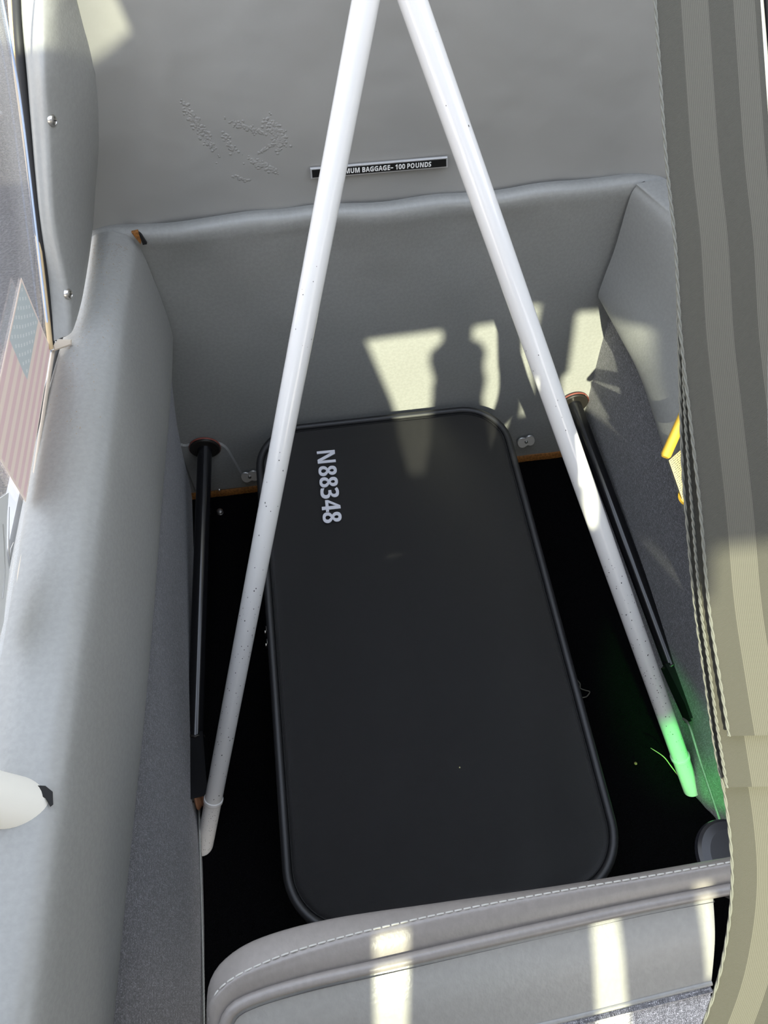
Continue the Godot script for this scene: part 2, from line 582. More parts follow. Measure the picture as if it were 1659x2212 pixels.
# =====================================================================  vinyl and tweed lining
func cabin_lining() -> void:
	var face := V(0.12, 0.7, 0.0)
	# ledge on the left: outer edge, crown, bend, inner face, tuck
	var zs := [-0.781, -0.675, -0.50, -0.275, 0.0, 0.30]
	var xi := [-0.186, -0.187, -0.194, -0.203, -0.219, -0.232]
	var xb := [-0.191, -0.195, -0.200, -0.209, -0.220, -0.232]
	var xo := [-0.241, -0.250, -0.266, -0.275, -0.284, -0.292]
	var rows := []
	for i in zs.size():
		var z: float = zs[i]
		var b: float = xb[i]
		rows.append([V(xo[i] - 0.006, 0.545, z), V(xo[i], 0.559, z), V(lerpf(xo[i], b, 0.4), 0.565, z), V(b - 0.018, 0.562, z), V(b - 0.006, 0.555, z), V(b + 0.001, 0.541, z), V(lerpf(b, xi[i], 0.4) + 0.003, 0.50, z), V(lerpf(b, xi[i], 0.8) + 0.003, 0.44, z), V(xi[i] + 0.001, 0.397, z), V(xi[i] - 0.003, 0.388, z), V(xi[i] - 0.018, 0.382, z), V(xi[i] - 0.07, 0.380, z)])
	var P := refine(rows, 14)
	for i in P.size():
		P[i] = spline(P[i], 7)
	var nz := FastNoiseLite.new()
	nz.frequency = 6.0
	nz.seed = 5
	for i in P.size():
		for j in P[i].size():
			var q: Vector3 = P[i][j]
			P[i][j] = q + V(0.6, 1, 0) * 0.0014 * nz.get_noise_3d(q.x * 2.0, q.y * 2.0, q.z)
	var lg := part("side_ledge", sheet(P, 0.012, V(0, 1.1, -0.3)), M.grey_vinyl)
	tag(lg, "long grey vinyl ledge under the side window with a white strut passing into it", "ledge")
	var rng := RandomNumberGenerator.new()
	rng.seed = 14
	var grit := MB.new()
	for i in 420:
		var r := 4 + int(pow(rng.randf(), 1.5) * 26.0)
		var c := rng.randi_range(8, 26)
		var p: Vector3 = P[r][c].lerp(P[r + 1][c + 1], rng.randf()) + V(rng.randf_range(-0.002, 0.002), 0.0003, 0)
		var w := rng.randf_range(0.0002, 0.0006)
		grit.flat([p + V(-w, 0, 0), p + V(0, 0, -w * 1.3), p + V(w, 0.0001, 0), p + V(0, 0, w)], V(0, 1, 0.1))
	var gr := part("grit", grit, mat("tan_grit", Color(0.30, 0.22, 0.12), 0.9), lg)
	gr.set_meta("kind", "stuff")
	# ledge on the right
	rows = []
	zs = [-0.777, -0.70, -0.625, -0.473, -0.399, -0.20, 0.20]
	xi = [0.420, 0.429, 0.437, 0.429, 0.427, 0.427, 0.427]
	var yb := [0.400, 0.394, 0.385, 0.372, 0.365, 0.362, 0.362]
	for i in zs.size():
		var z: float = zs[i]
		var x: float = xi[i]
		var t := clampf((z + 0.783) / 0.18, 0, 1)
		var y: float = yb[i]
		rows.append([V(x + 0.05, y - 0.012, z), V(x + 0.012, y - 0.010, z), V(x + 0.001, y - 0.003, z), V(x + 0.001, y + 0.03, z), V(x + 0.003 + 0.014 * t, lerpf(y, 0.555, 0.5), z), V(x + 0.030 * t + 0.001, 0.546 - 0.01 * t, z), V(x + 0.038 * t + 0.004, 0.566 - 0.002 * t, z), V(x + 0.046 * t + 0.015, 0.5725, z), V(0.53, 0.575, z), V(0.63, 0.577, z)])
	P = refine(rows, 12)
	for i in P.size():
		P[i] = spline(P[i], 7)
	tag(part("side_ledge", sheet(P, 0.012, V(0.1, 1.1, -0.3)), M.grey_vinyl), "grey vinyl ledge behind the shoulder belt with a patch of sun", "ledge")
	# tweed under each ledge
	rows = []
	zs = [-0.79, -0.60, -0.412, -0.24, -0.149, 0.013, 0.35]
	var xf := [-0.246, -0.241, -0.237, -0.234, -0.229, -0.228, -0.235]
	var xt := [-0.200, -0.203, -0.208, -0.214, -0.219, -0.227, -0.245]
	for i in zs.size():
		var z: float = zs[i]
		rows.append([V(xt[i] - 0.03, 0.388, z), V(xt[i] - 0.008, 0.386, z), V(xt[i] - 0.004, 0.34, z), V(lerpf(xt[i], xf[i], 0.55), 0.20, z), V(lerpf(xt[i], xf[i], 0.86) + 0.002, 0.07, z), V(xf[i] + 0.002, 0.012, z), V(xf[i], 0.0, z)])
	P = refine(rows, 10)
	for i in P.size():
		P[i] = spline(P[i], 6)
	tag(part("side_lining", sheet(P, 0.006, face), M.tweed), "grey tweed side lining below the ledge beside the black tube and cable", "wall lining", "", "structure")
	rows = []
	zs = [-0.79, -0.60, -0.40, -0.25, -0.18, -0.1455, -0.112, 0.0, 0.3]
	xf = [0.474, 0.478, 0.480, 0.478, 0.471, 0.484, 0.4985, 0.51, 0.52]
	for i in zs.size():
		var z: float = zs[i]
		rows.append([V(0.50, 0.402, z), V(0.456, 0.400, z), V(0.455, 0.35, z), V(0.460, 0.25, z), V(lerpf(0.464, xf[i], 0.6), 0.12, z), V(lerpf(0.466, xf[i], 0.95), 0.03, z), V(xf[i], 0.0, z)])
	P = refine(rows, 10)
	for i in P.size():
		P[i] = spline(P[i], 6)
	tag(part("side_lining", sheet(P, 0.006, face), M.tweed), "grey tweed side lining on the belt side, below the sunlit ledge", "wall lining", "", "structure")
	# side panel above the right ledge, behind the belt
	tag(part("side_panel", box(V(0.605, 0.72, -0.25), V(0.03, 0.29, 1.1), 0.008), M.grey_vinyl), "grey vinyl side panel standing on the ledge behind the belt", "panel", "", "structure")
	# rear wall: lower half with a padded top edge
	var wb := thing("wall_back", "grey vinyl rear wall of the baggage bay with a wavy seam across it", "wall")
	wb.set_meta("kind", "structure")
	var ys := [0.016, 0.06, 0.15, 0.30, 0.42, 0.49, 0.53, 0.550, 0.5605, 0.565, 0.562]
	var zz := [-0.786, -0.786, -0.787, -0.787, -0.786, -0.784, -0.7805, -0.778, -0.780, -0.788, -0.800]
	P = []
	for k in 97:
		var x := lerpf(-0.262, 0.50, k / 96.0)
		var wave := 0.0035 * exp(-pow((x + 0.05) / 0.03, 2)) - 0.004 * smoothstep(-0.04, -0.17, x) + 0.006 * smoothstep(0.1, 0.35, x) + 0.0015 * sin(x * 46.0) + 0.0012 * sin(x * 21.0)
		var pr := []
		for i in ys.size():
			var lift := wave * smoothstep(0.40, 0.56, ys[i])
			pr.append(V(x, ys[i] + lift, zz[i] + 0.0016 * sin(x * 31.0 + ys[i] * 20.0) * smoothstep(0.3, 0.5, ys[i])))
		P.append(spline(pr, 7))
	for r in P:
		for j in r.size():
			var q: Vector3 = r[j]
			r[j] = q + V(0, 0, 0.0012 * nz.get_noise_2d(q.x * 1.6, q.y * 1.6))
	part("lower_panel", sheet(P, 0.008, face), M.grey_vinyl, wb)
	# upper half: hangs behind the padded edge, swings forward into the side panels at both ends
	var cx := [[0.540, -0.240], [0.5643, -0.238], [0.620, -0.216], [0.671, -0.196], [0.736, -0.1785], [0.80, -0.174], [0.86, -0.170], [1.0, -0.165], [1.40, -0.16]]
	P = []
	for i in 121:
		var t := i / 120.0
		var y := 0.540 + 0.46 * t if t < 0.9 else lerpf(0.954, 1.40, (t - 0.9) / 0.1)
		var x0 := -0.24
		for k in cx.size() - 1:
			if y >= cx[k][0]:
				x0 = lerpf(cx[k][1], cx[k + 1][1], clampf((y - cx[k][0]) / (cx[k + 1][0] - cx[k][0]), 0, 1))
		var r := []
		for j in 141:
			var x := lerpf(x0, 0.60, j / 140.0)
			var z := -0.802
			z += 0.015 * pow(clampf(1.0 - (x - x0) / 0.045, 0, 1), 2)
			z += 0.20 * pow(clampf((x - 0.405) / 0.195, 0, 1), 2.0)
			z += 0.0022 * nz.get_noise_2d(x * 0.9 + 3.0, y * 0.9)
			z -= 0.006 * exp(-pow((x + 0.03) / 0.045, 2)) * smoothstep(0.66, 0.85, y)
			z += 0.0022 * exp(-pow((x - x0 - 0.055 - (y - 0.6) * 0.1) / 0.018, 2))
			r.append(V(x, y, z))
		P.append(r)
	var up := part("upper_panel", sheet(P, 0.006, face), upper_vinyl(), wb)
	up.set_meta("label", "upper panel with puckered blisters")
	# the side panel that carries the window frame, left of the upper wall
	var crease := [V(-0.2381, 0.5643, -0.788), V(-0.2161, 0.6199, -0.788), V(-0.1958, 0.6714, -0.788), V(-0.1785, 0.7358, -0.788), V(-0.1741, 0.80, -0.788), V(-0.1705, 0.8286, -0.788), V(-0.165, 0.92, -0.79), V(-0.16, 1.05, -0.79)]
	var inner := [V(-0.2426, 0.5720, -0.6038), V(-0.2372, 0.6000, -0.6273), V(-0.2308, 0.6650, -0.6566), V(-0.2138, 0.7350, -0.6923), V(-0.2034, 0.7780, -0.7103), V(-0.1937, 0.8180, -0.7441), V(-0.1882, 0.8400, -0.7575), V(-0.1682, 0.9160, -0.7575), V(-0.1382, 1.0300, -0.7575)]
	var outer := [V(-0.2627, 0.5720, -0.5944), V(-0.2569, 0.6150, -0.6403), V(-0.2443, 0.6770, -0.6705), V(-0.2265, 0.7570, -0.7159), V(-0.2167, 0.8000, -0.7387), V(-0.2093, 0.8360, -0.7717), V(-0.1893, 0.9120, -0.7717), V(-0.1593, 1.0260, -0.7717)]
	var wood := [V(-0.2606, 0.5670, -0.5831), V(-0.2485, 0.6620, -0.6634), V(-0.2387, 0.7370, -0.7159), V(-0.2329, 0.7700, -0.7314), V(-0.2261, 0.8100, -0.7690), V(-0.2221, 0.8320, -0.7847), V(-0.2021, 0.9080, -0.7847), V(-0.1721, 1.0220, -0.7847)]
	var n := 60
	var c0 := resample(crease, n)
	var c1 := resample(inner, n)
	var c2 := resample(outer, n)
	P = []
	for i in n:
		var a: Vector3 = c0[i]
		var b: Vector3 = c1[i]
		var c: Vector3 = c2[i]
		var bulge := V(0.006, 0, 0)
		P.append(spline([a, a.lerp(b, 0.3) + bulge * 0.4, a.lerp(b, 0.7) + bulge * 0.6, b.lerp(a, 0.06) + bulge * 0.2, b.lerp(c, 0.12), b.lerp(c, 0.5), b.lerp(c, 0.9), c - V(0.002, 0, 0.012)], 6))
	var sp := thing("trim_panel", "padded grey vinyl trim panel with two screws between window and rear wall", "panel", V(-0.24, 0.57, -0.62))
	part("cover", sheet(P, 0.005, V(0.1, 0.8, -0.3)), M.grey_vinyl, sp)
	for s in [[V(-0.2102, 0.7390, -0.7002), V(1, 0, 0.35)], [V(-0.2385, 0.6010, -0.6298), V(1, 0.1, 0.35)]]:
		var at := along_y(s[1], s[0])
		var sc := part("screw", lathe([[0.0001, 0.0026], [0.0022, 0.0026], [0.0030, 0.0022], [0.0034, 0.0030], [0.0044, 0.0026], [0.0052, 0.0012], [0.0055, -0.0010], [0.0001, -0.0010]], at, 24), M.steel, sp)
		part("slot", box(at * V(0, 0.0027, 0), V(0.0036, 0.0004, 0.0009), 0.0), M.black_seam, sc)
	# rough end of the core and lint where the panel meets the ledge
	part("core_end", prism([Vector2(0, 0), Vector2(0.018, 0.001), Vector2(0.02, 0.006), Vector2(0.008, 0.010), Vector2(0.001, 0.006)], 0.004, axes(V(0.3, 0.9, 0.9), V(1, 0, -0.3), V(-0.262, 0.563, -0.590)), 0.001), M.edge_trim, sp)
	# black seal and pale wooden lip between panel and pane
	var seal := []
	var lip := []
	var c3 := resample(wood, n)
	for i in n:
		seal.append(c2[i].lerp(c3[i], 0.30) + V(-0.002, -0.002, -0.002))
		lip.append(c2[i].lerp(c3[i], 0.80) + V(-0.003, -0.001, -0.003))
	var tr := thing("trim_1", "black rubber seal and pale wooden lip along the edge of the side window", "trim")
	tr.set_meta("kind", "structure")
	part("seal", tube(seal, 0.0042, 12), M.black_rubber, tr)
	part("wooden_lip", tube(lip, 0.0026, 10), M.pale_wood, tr)

func upper_vinyl() -> StandardMaterial3D:
	# leather grain plus the puckered blisters pressed into this panel
	var w := 1024
	var h := 1024
	var im := Image.create(w, h, false, Image.FORMAT_RGBF)
	var f := FastNoiseLite.new()
	f.noise_type = FastNoiseLite.TYPE_CELLULAR
	f.frequency = 0.24
	f.seed = 3
	var s := FastNoiseLite.new()
	s.frequency = 0.02
	s.seed = 12
	for y in h:
		for x in w:
			var k := 0.10 + 0.05 * f.get_noise_2d(x, y) + 0.05 * s.get_noise_2d(x, y)
			im.set_pixel(x, y, Color(k, k, k))
	var rng := RandomNumberGenerator.new()
	rng.seed = 33
	# each streak: centre x, y, half length, half width, turn (texture covers x -0.25..0.35, y 0.54..0.94), number of blisters
	var streaks := [[-0.092, 0.668, 0.036, 0.006, -1.15, 190], [-0.010, 0.658, 0.020, 0.008, -1.0, 160], [-0.040, 0.664, 0.028, 0.004, -0.45, 90], [-0.006, 0.645, 0.012, 0.006, 1.2, 110], [-0.028, 0.618, 0.020, 0.0045, -0.5, 120], [-0.062, 0.648, 0.018, 0.004, -1.2, 60], [-0.022, 0.638, 0.016, 0.002, 0.5, 40], [-0.055, 0.604, 0.012, 0.002, -0.4, 25]]
	for t in streaks:
		for i in int(t[5]):
			var a := rng.randfn(0, 0.42) * float(t[2])
			var b := rng.randfn(0, 0.5) * float(t[3])
			var px := float(t[0]) + a * cos(t[4]) - b * sin(t[4])
			var py := float(t[1]) + a * sin(t[4]) + b * cos(t[4])
			var cx := int((px + 0.25) / 0.6 * w)
			var cy := int((0.94 - py) / 0.4 * h)
			var r := rng.randi_range(1, 3)
			for yy in range(-4, 5):
				for xx in range(-3, 4):
					var d := Vector2(xx * 1.15, yy * 0.8).length() / r
					if d < 1.0 and cx + xx >= 0 and cx + xx < w and cy + yy >= 0 and cy + yy < h:
						var q := im.get_pixel(cx + xx, cy + yy).r
						var z := maxf(q, 0.18 + (0.12 + 0.10 * r) * sqrt(1.0 - d * d))
						im.set_pixel(cx + xx, cy + yy, Color(z, z, z))
	var m: StandardMaterial3D = M.grey_vinyl.duplicate()
	m.resource_name = "grey_vinyl_blistered"
	m.uv1_triplanar = true
	m.uv1_world_triplanar = true
	m.albedo_color = Color(0.287, 0.284, 0.270).linear_to_srgb()
	m.albedo_texture = null
	m.uv1_triplanar_sharpness = 8.0
	m.uv1_scale = V(1.0 / 0.6, 1.0 / 0.4, 1.0 / 0.6)
	m.uv1_offset = V(0.25 / 0.6, -0.54 / 0.4, 0)
	relief(m, ImageTexture.create_from_image(im), 0.11)
	return m

# =====================================================================  side window with its stickers
func side_window() -> void:
	# pane plane: x = -0.268 + 0.2 (y - 0.56)
	var o := V(-0.268, 0.56, 0)
	var at := axes(V(-1, 0.2, 0), V(0, 0, 1), o)     # local x = +z, local y = up the pane, local z = out of the cabin
	var w := thing("window_1", "clear side window pane with faded stickers, above the left ledge", "window")
	w.set_meta("kind", "structure")
	var up := 1.0198
	var poly := [Vector2(-0.594, 0.0), Vector2(-0.648, 0.115 * up), Vector2(-0.685, 0.195 * up), Vector2(-0.696, 0.24 * up), Vector2(-0.70, 0.30 * up), Vector2(-0.70, 0.55 * up), Vector2(0.30, 0.55 * up), Vector2(0.30, 0.0), Vector2(-0.2, 0.0)]
	part("pane", prism(poly, 0.003, at.translated_local(V(0, 0.002, 0.0)), 0.0), M.clear_pane, w)
	var edge := []
	for q in [Vector2(-0.594, 0.0), Vector2(-0.648, 0.115 * up), Vector2(-0.685, 0.195 * up), Vector2(-0.696, 0.24 * up), Vector2(-0.70, 0.30 * up)]:
		edge.append(at * V(q.x + 0.002, q.y, -0.001))
	part("polished_edge", tube(resample(edge, 40), 0.0009, 8), M.pane_edge, w)
	var sill := []
	for q in [[-0.594, 0.0], [-0.50, 0.001], [-0.41, 0.0], [-0.27, 0.001], [-0.1, 0.0], [0.25, 0.0]]:
		sill.append(at * V(q[0], q[1], -0.003))
	part("sill_strip", tube(resample(sill, 60), 0.0018, 8), M.edge_trim, w)
	# flag sticker, its print faded; printed side shows through the pane
	var im := Image.create(380, 260, false, Image.FORMAT_RGB8)
	var pale := Color(0.95, 0.91, 0.88)
	im.fill(pale)
	for k in 13:
		if k % 2 == 0:
			im.fill_rect(Rect2i(6, 6 + int(k * 19.07), 368, 19), Color(0.92, 0.845, 0.845))
	im.fill_rect(Rect2i(6, 6, 152, 133), Color(0.83, 0.855, 0.86))
	for r in 9:
		for c in (6 if r % 2 == 0 else 5):
			var sx := 18 + c * 25 + (0 if r % 2 == 0 else 12)
			var sy := 15 + r * 14
			im.fill_rect(Rect2i(sx - 1, sy - 4, 3, 9), Color(0.93, 0.94, 0.94))
			im.fill_rect(Rect2i(sx - 4, sy - 1, 9, 3), Color(0.93, 0.94, 0.94))
	var fm := mat("flag_print", Color(1, 1, 1), 0.6)
	fm.albedo_color = Color.WHITE
	fm.backlight_enabled = true
	fm.backlight = Color(0.8, 0.8, 0.8)
	fm.albedo_texture = ImageTexture.create_from_image(im)
	var mb := MB.new()
	var ca := V(-0.5555, 0.1242, -0.0012)
	var cb := V(-0.5935, 0.003, -0.0012)
	var ux := V(0.196, 0.004, 0)
	var pts := [ca, ca + ux + V(-0.012, 0.0, 0), cb + ux, cb]
	var uvs := [Vector2(0, 0), Vector2(1, 0), Vector2(1, 1), Vector2(0, 1)]
	for side in [0.0, 0.0004]:
		var k := []
		for i in 4:
			k.append(mb.add(at * (pts[i] + V(0, 0, side)), at.basis.z * (-1.0 if side == 0.0 else 1.0), uvs[i]))
		mb.tri(k[0], k[1], k[2])
		mb.tri(k[0], k[2], k[3])
	tag(part("flag_sticker", mb, fm), "faded star-and-stripe flag sticker on the side window", "sticker")
	var bl := MB.new()
	prism([Vector2(-0.372, 0.058), Vector2(-0.352, 0.052), Vector2(-0.338, 0.044), Vector2(-0.326, 0.036), Vector2(-0.318, 0.022), Vector2(-0.296, 0.020), Vector2(-0.276, 0.016), Vector2(-0.262, 0.02), Vector2(-0.25, 0.05), Vector2(-0.27, 0.09), Vector2(-0.33, 0.10)], 0.0005, at.translated_local(V(0, 0, -0.0012)), 0.0, bl)
	var ws := thing("white_sticker", "pale die-cut sticker with thin outlines low on the side window", "sticker", V(-0.262, 0.59, -0.33))
	part("film", bl, mat("pale_film", Color(0.70, 0.71, 0.70), 0.6), ws)
	var ln := MB.new()
	tube([at * V(-0.362, 0.052, -0.0014), at * V(-0.345, 0.043, -0.0014), at * V(-0.334, 0.036, -0.0014), at * V(-0.328, 0.026, -0.0014), at * V(-0.336, 0.029, -0.0014), at * V(-0.345, 0.024, -0.0014)], 0.0006, 6, ln)
	tube([at * V(-0.34, 0.06, -0.0014), at * V(-0.33, 0.05, -0.0014), at * V(-0.31, 0.034, -0.0014), at * V(-0.29, 0.03, -0.0014)], 0.0006, 6, ln)
	part("outline", ln, M.dull_steel, ws)

# =====================================================================  placard, clips, pins on the rear wall
func back_wall_details() -> void:
	var o := V(0.107, 0.6066, -0.7985)
	var at := Transform3D(Basis.IDENTITY, o)
	var pl := thing("placard", "black baggage limit placard with white capitals on the upper rear wall", "placard", o)
	part("border", prism([Vector2(-0.0818, -0.0064), Vector2(0.0818, -0.0060), Vector2(0.0808, 0.0066), Vector2(-0.0818, 0.0062)], 0.0030, at.translated_local(V(0, 0, -0.0012)), 0.0003), M.placard_silver, pl)
	part("plate", prism([Vector2(-0.0800, -0.0048), Vector2(0.0800, -0.0044), Vector2(0.0791, 0.0050), Vector2(-0.0800, 0.0046)], 0.0008, at.translated_local(V(0, 0, 0.0014)), 0.0), M.placard_black, pl)
	var t := TextMesh.new()
	var fo := SystemFont.new()
	fo.font_names = PackedStringArray(["Droid Sans"])
	fo.font_weight = 700
	t.font = fo
	t.text = "MAXIMUM BAGGAGE\u2013 100 POUNDS"
	t.font_size = 32
	t.pixel_size = 0.00025
	t.depth = 0.0004
	var tn := part("lettering", t, M.white_print, pl)
	var w := t.get_aabb().size
	var k := 0.1215 / w.x
	tn.transform = Transform3D(Basis.from_scale(V(k, 0.0060 / w.y, 1)), V(0.0005, 0.0001, 0.0024))
	# butterfly fasteners
	for c in [[V(-0.131, 0.0585, -0.7785), 0.16, "bow-tie metal fastener on the rear wall near the red-rimmed flange of the dark left corner"], [V(0.3698, 0.070, -0.7785), 0.3, "bow-tie metal fastener on the rear wall at the sunlit right side, by the bag"]]:
		var a := Transform3D(Basis(Vector3.BACK, c[1]), c[0])
		var bo := []
		for i in 40:
			var th := TAU * i / 40.0
			var r := 0.0160 * (0.36 + 0.64 * pow(absf(cos(th)), 1.6))
			bo.append(Vector2(cos(th) * r, sin(th) * r * 1.35))
		var bt := thing("turn_fastener", c[2], "fastener", c[0], "bow-tie fasteners on the rear wall")
		part("wing", prism(bo, 0.0030, a.rotated_local(Vector3.RIGHT, -0.35), 0.0009), M.dull_steel, bt)
		part("stud", lathe([[0.0001, 0.0042], [0.0016, 0.004], [0.0028, 0.0028], [0.003, 0.0]], Transform3D(a.basis * Basis(Vector3.RIGHT, PI / 2), a * V(0, 0.0018, 0.0016)), 18), M.steel, bt)
	for p in [[V(-0.192, 0.0225, -0.782), "small pale pin low on the rear wall near the left corner"], [V(0.446, 0.0275, -0.782), "small pale pin low on the rear wall right of the white tube"]]:
		tag(part("pin", lathe([[0.0001, 0.0022], [0.0014, 0.002], [0.0022, 0.0010], [0.0024, -0.001]], along_y(V(0, 0.3, 1), p[0]), 16), M.steel), p[1], "pin")
	tag(part("snap_stud", lathe([[0.0001, 0.008], [0.003, 0.0076], [0.0052, 0.006], [0.006, 0.0035], [0.005, 0.001], [0.0062, 0.0]], Transform3D(Basis.IDENTITY, V(-0.195, 0.001, -0.7472)), 24), M.steel), "round chrome stud on the black carpet near the left black tube", "stud")
	# plywood edge below the vinyl and the chip in the upper left corner
	var ply := MB.new()
	var P := []
	var rng := RandomNumberGenerator.new()
	rng.seed = 4
	for i in 60:
		var x := lerpf(-0.262, 0.50, i / 59.0)
		var jag := rng.randf_range(-0.001, 0.001)
		P.append([V(x, 0.0175 + jag * 0.6, -0.7855), V(x, 0.0165, -0.7835), V(x, 0.009, -0.7825), V(x, 0.001 + jag, -0.7825)])
	sheet(P, 0.004, V(0.1, 0.1, 0), ply)
	tag(part("trim_2", ply, M.plywood), "strip of bare orange plywood between rear wall and carpet", "trim", "", "structure")
	var chip := thing("plywood_chip", "bare orange plywood chip in the gap above the left ledge", "wood chip", V(-0.186, 0.558, -0.776))
	part("chip", prism([Vector2(-0.0045, 0.0085), Vector2(0.0035, 0.0095), Vector2(0.0035, -0.004), Vector2(0.0018, -0.0085), Vector2(-0.002, 0.001)], 0.004, Transform3D(Basis.IDENTITY, V(-0.187, 0.5585, -0.7755)), 0.0005), M.plywood, chip)
	part("gap", prism([Vector2(0, 0.007), Vector2(0.0022, 0.004), Vector2(0.0056, -0.009), Vector2(0.0005, -0.0095)], 0.004, Transform3D(Basis.IDENTITY, V(-0.1836, 0.5585, -0.7760)), 0.0), M.black_seam, chip)
	# raised patch of vinyl round the left flange
	var pad := []
	for q in [[-0.236, 0.020], [-0.2345, 0.150], [-0.222, 0.1555], [-0.19, 0.157], [-0.170, 0.153], [-0.158, 0.138], [-0.152, 0.11], [-0.146, 0.07], [-0.140, 0.03], [-0.138, 0.020]]:
		pad.append(V(q[0], q[1], 0))
	var pad2 := []
	for q in spline(pad, 5):
		pad2.append(Vector2(q.x, q.y))
	tag(part("wall_patch", prism(pad2, 0.0032, Transform3D(Basis.IDENTITY, V(0, 0, -0.7865)), 0.0026), M.grey_vinyl), "raised patch of grey vinyl round the flange in the left corner", "patch")

# =====================================================================  tubes, brackets, cables
func chips(tub: Node3D, a: Vector3, b: Vector3, r: float, spots: Array, sd: int) -> void:
	# flakes knocked out of the paint: [first, last position along the tube, how many, size]
	var rng := RandomNumberGenerator.new()
	rng.seed = sd
	var mb := MB.new()
	var t := (b - a).normalized()
	var mid := V(0, 1.1, 0)
	for s in spots:
		for i in int(s[2]):
			var p := a.lerp(b, rng.randf_range(s[0], s[1]))
			var f := (mid - p)
			f = (f - t * f.dot(t)).normalized().rotated(t, rng.randf_range(-1.1, 1.1))
			var x := t.cross(f)
			var size: float = s[3] * rng.randf_range(0.4, 1.2)
			var poly := []
			for k in 7:
				var th := TAU * k / 7.0
				var rr := size * rng.randf_range(0.5, 1.0)
				poly.append(p + f * (r + 0.00015) + (x * cos(th) * 0.7 + t * sin(th)) * rr)
			mb.flat(poly, f)
	var o := part("paint_chip", mb, M.paint_chip, tub)
	o.set_meta("kind", "stuff")

func tubes() -> void:
	# the two white braces of the V
	lbuild("brace_tube", "white painted brace tube running down to the left, over the placard's start", [pxl(0), pxl(1)], 0.0117, true)
	lbuild("brace_tube", "white painted brace tube running down to the right, its foot lit green", [pxr(0), pxr(1)], 0.0119, false)
	var fit := thing("brace_fitting", "white gusset plate where both braces of the V meet the rear wall", "fitting", V(0.099, 0.86, -0.70))
	part("gusset", prism([Vector2(-0.030, -0.012), Vector2(0.030, -0.012), Vector2(0.022, 0.030), Vector2(-0.022, 0.030)], 0.010, axes(V(0, -0.5, 0.8), V(1, 0, 0), V(0.099, 0.859, -0.702)), 0.002), M.white_paint, fit)
	part("bolt", lathe([[0.0001, 0.005], [0.004, 0.0048], [0.0055, 0.003], [0.0055, 0.0]], along_y(V(0, -0.5, 0.8), V(0.099, 0.872, -0.690)), 6), M.steel, fit)
	# dark tubes along both sides
	side_tube(V(-0.1925, 0.1455, -0.7805), V(-0.2255, 0.065, -0.3254), V(-0.2180, 0.046, -0.2424), "black side tube with rusty pulley, beside the left tweed lining", "left")
	side_tube(V(0.4405, 0.1575, -0.7805), V(0.4770, 0.078, -0.328), V(0.4825, 0.050, -0.2531), "black side tube with sunlit flange, behind the right white brace", "right")
	# control cables
	var lc := spline([V(-0.2225, 0.046, -0.236), V(-0.2260, 0.035, -0.2266), V(-0.2250, 0.030, -0.1457), V(-0.2229, 0.030, -0.0657), V(-0.2216, 0.030, 0.0258), V(-0.221, 0.03, 0.10)], 40)
	tag(cable_mesh(lc, "cable"), "thin steel cable along the foot of the left tweed lining", "cable")
	var rc := spline([V(0.4640, 0.080, -0.250), V(0.4600, 0.10, -0.233), V(0.4570, 0.10, -0.183), V(0.4550, 0.10, -0.130), V(0.4530, 0.10, -0.080), V(0.452, 0.10, -0.03)], 40)
	tag(cable_mesh(rc, "cable"), "thin steel cable on the green-lit tweed by the shoulder belt", "cable")
	# strut that enters the left ledge
	var s := thing("strut", "thick cream strut end passing into a slot in the left ledge", "strut", V(-0.235, 0.55, -0.137))
	var dir := V(-0.482, 0.872, -0.082).normalized()
	var e := V(-0.2425, 0.557, -0.1405)
	part("tube", tube([e - dir * 0.012, e - dir * 0.006, e + dir * 0.03, e + dir * 0.10, e + dir * 0.40], 0.0180, 40), M.cream_paint, s)
	part("slot", prism([Vector2(0.0029, 0.0060), Vector2(0.0151, 0.0046), Vector2(0.0203, 0.0002), Vector2(0.0215, -0.0084), Vector2(0.0198, -0.0099), Vector2(0.0159, -0.0037), Vector2(0.0072, 0.0000)], 0.0012, axes(V(0.35, 1, 0), V(1, 0, 0), V(-0.238, 0.5645, -0.145)), 0.0003), M.black_seam, s)

func pxl(k: int) -> Vector3:
	return [V(0.0855, 0.8427, -0.6873), V(-0.2290, -0.0080, -0.1875)][k]

func pxr(k: int) -> Vector3:
	return [V(0.1122, 0.8433, -0.6827), V(0.4740, 0.0032, -0.1680)][k]

func lbuild(called: String, label: String, ends: Array, r: float, left: bool) -> void:
	var a: Vector3 = ends[0]
	var b: Vector3 = ends[1]
	var t := thing(called, label, "tube", b, "white braces forming the V")
	var pts := []
	for i in 25:
		pts.append(a.lerp(b, i / 24.0))
	part("tube", tube(pts, r, 48), M.white_paint, t)
	var d := (b - a).normalized()
	var q := a.lerp(b, 0.905 if left else 0.93)
	var at := along_y(-d, q)
	part("collar", lathe([[r - 0.001, -0.0034], [r + 0.0010, -0.0030], [r + 0.0014, -0.002], [r + 0.0014, 0.002], [r + 0.0010, 0.0030], [r - 0.001, 0.0034]], at, 40), M.white_paint, t)
	if left:
		chips(t, a, b, r, [[0.18, 0.30, 8, 0.0008], [0.40, 0.62, 16, 0.0013], [0.58, 0.80, 56, 0.0011], [0.78, 0.90, 14, 0.0013], [0.91, 0.99, 80, 0.0008]], 5)
	else:
		chips(t, a, b, r, [[0.02, 0.20, 3, 0.0011], [0.30, 0.60, 10, 0.0010], [0.58, 0.78, 50, 0.0012], [0.76, 0.90, 44, 0.0012], [0.90, 0.99, 18, 0.0008]], 8)

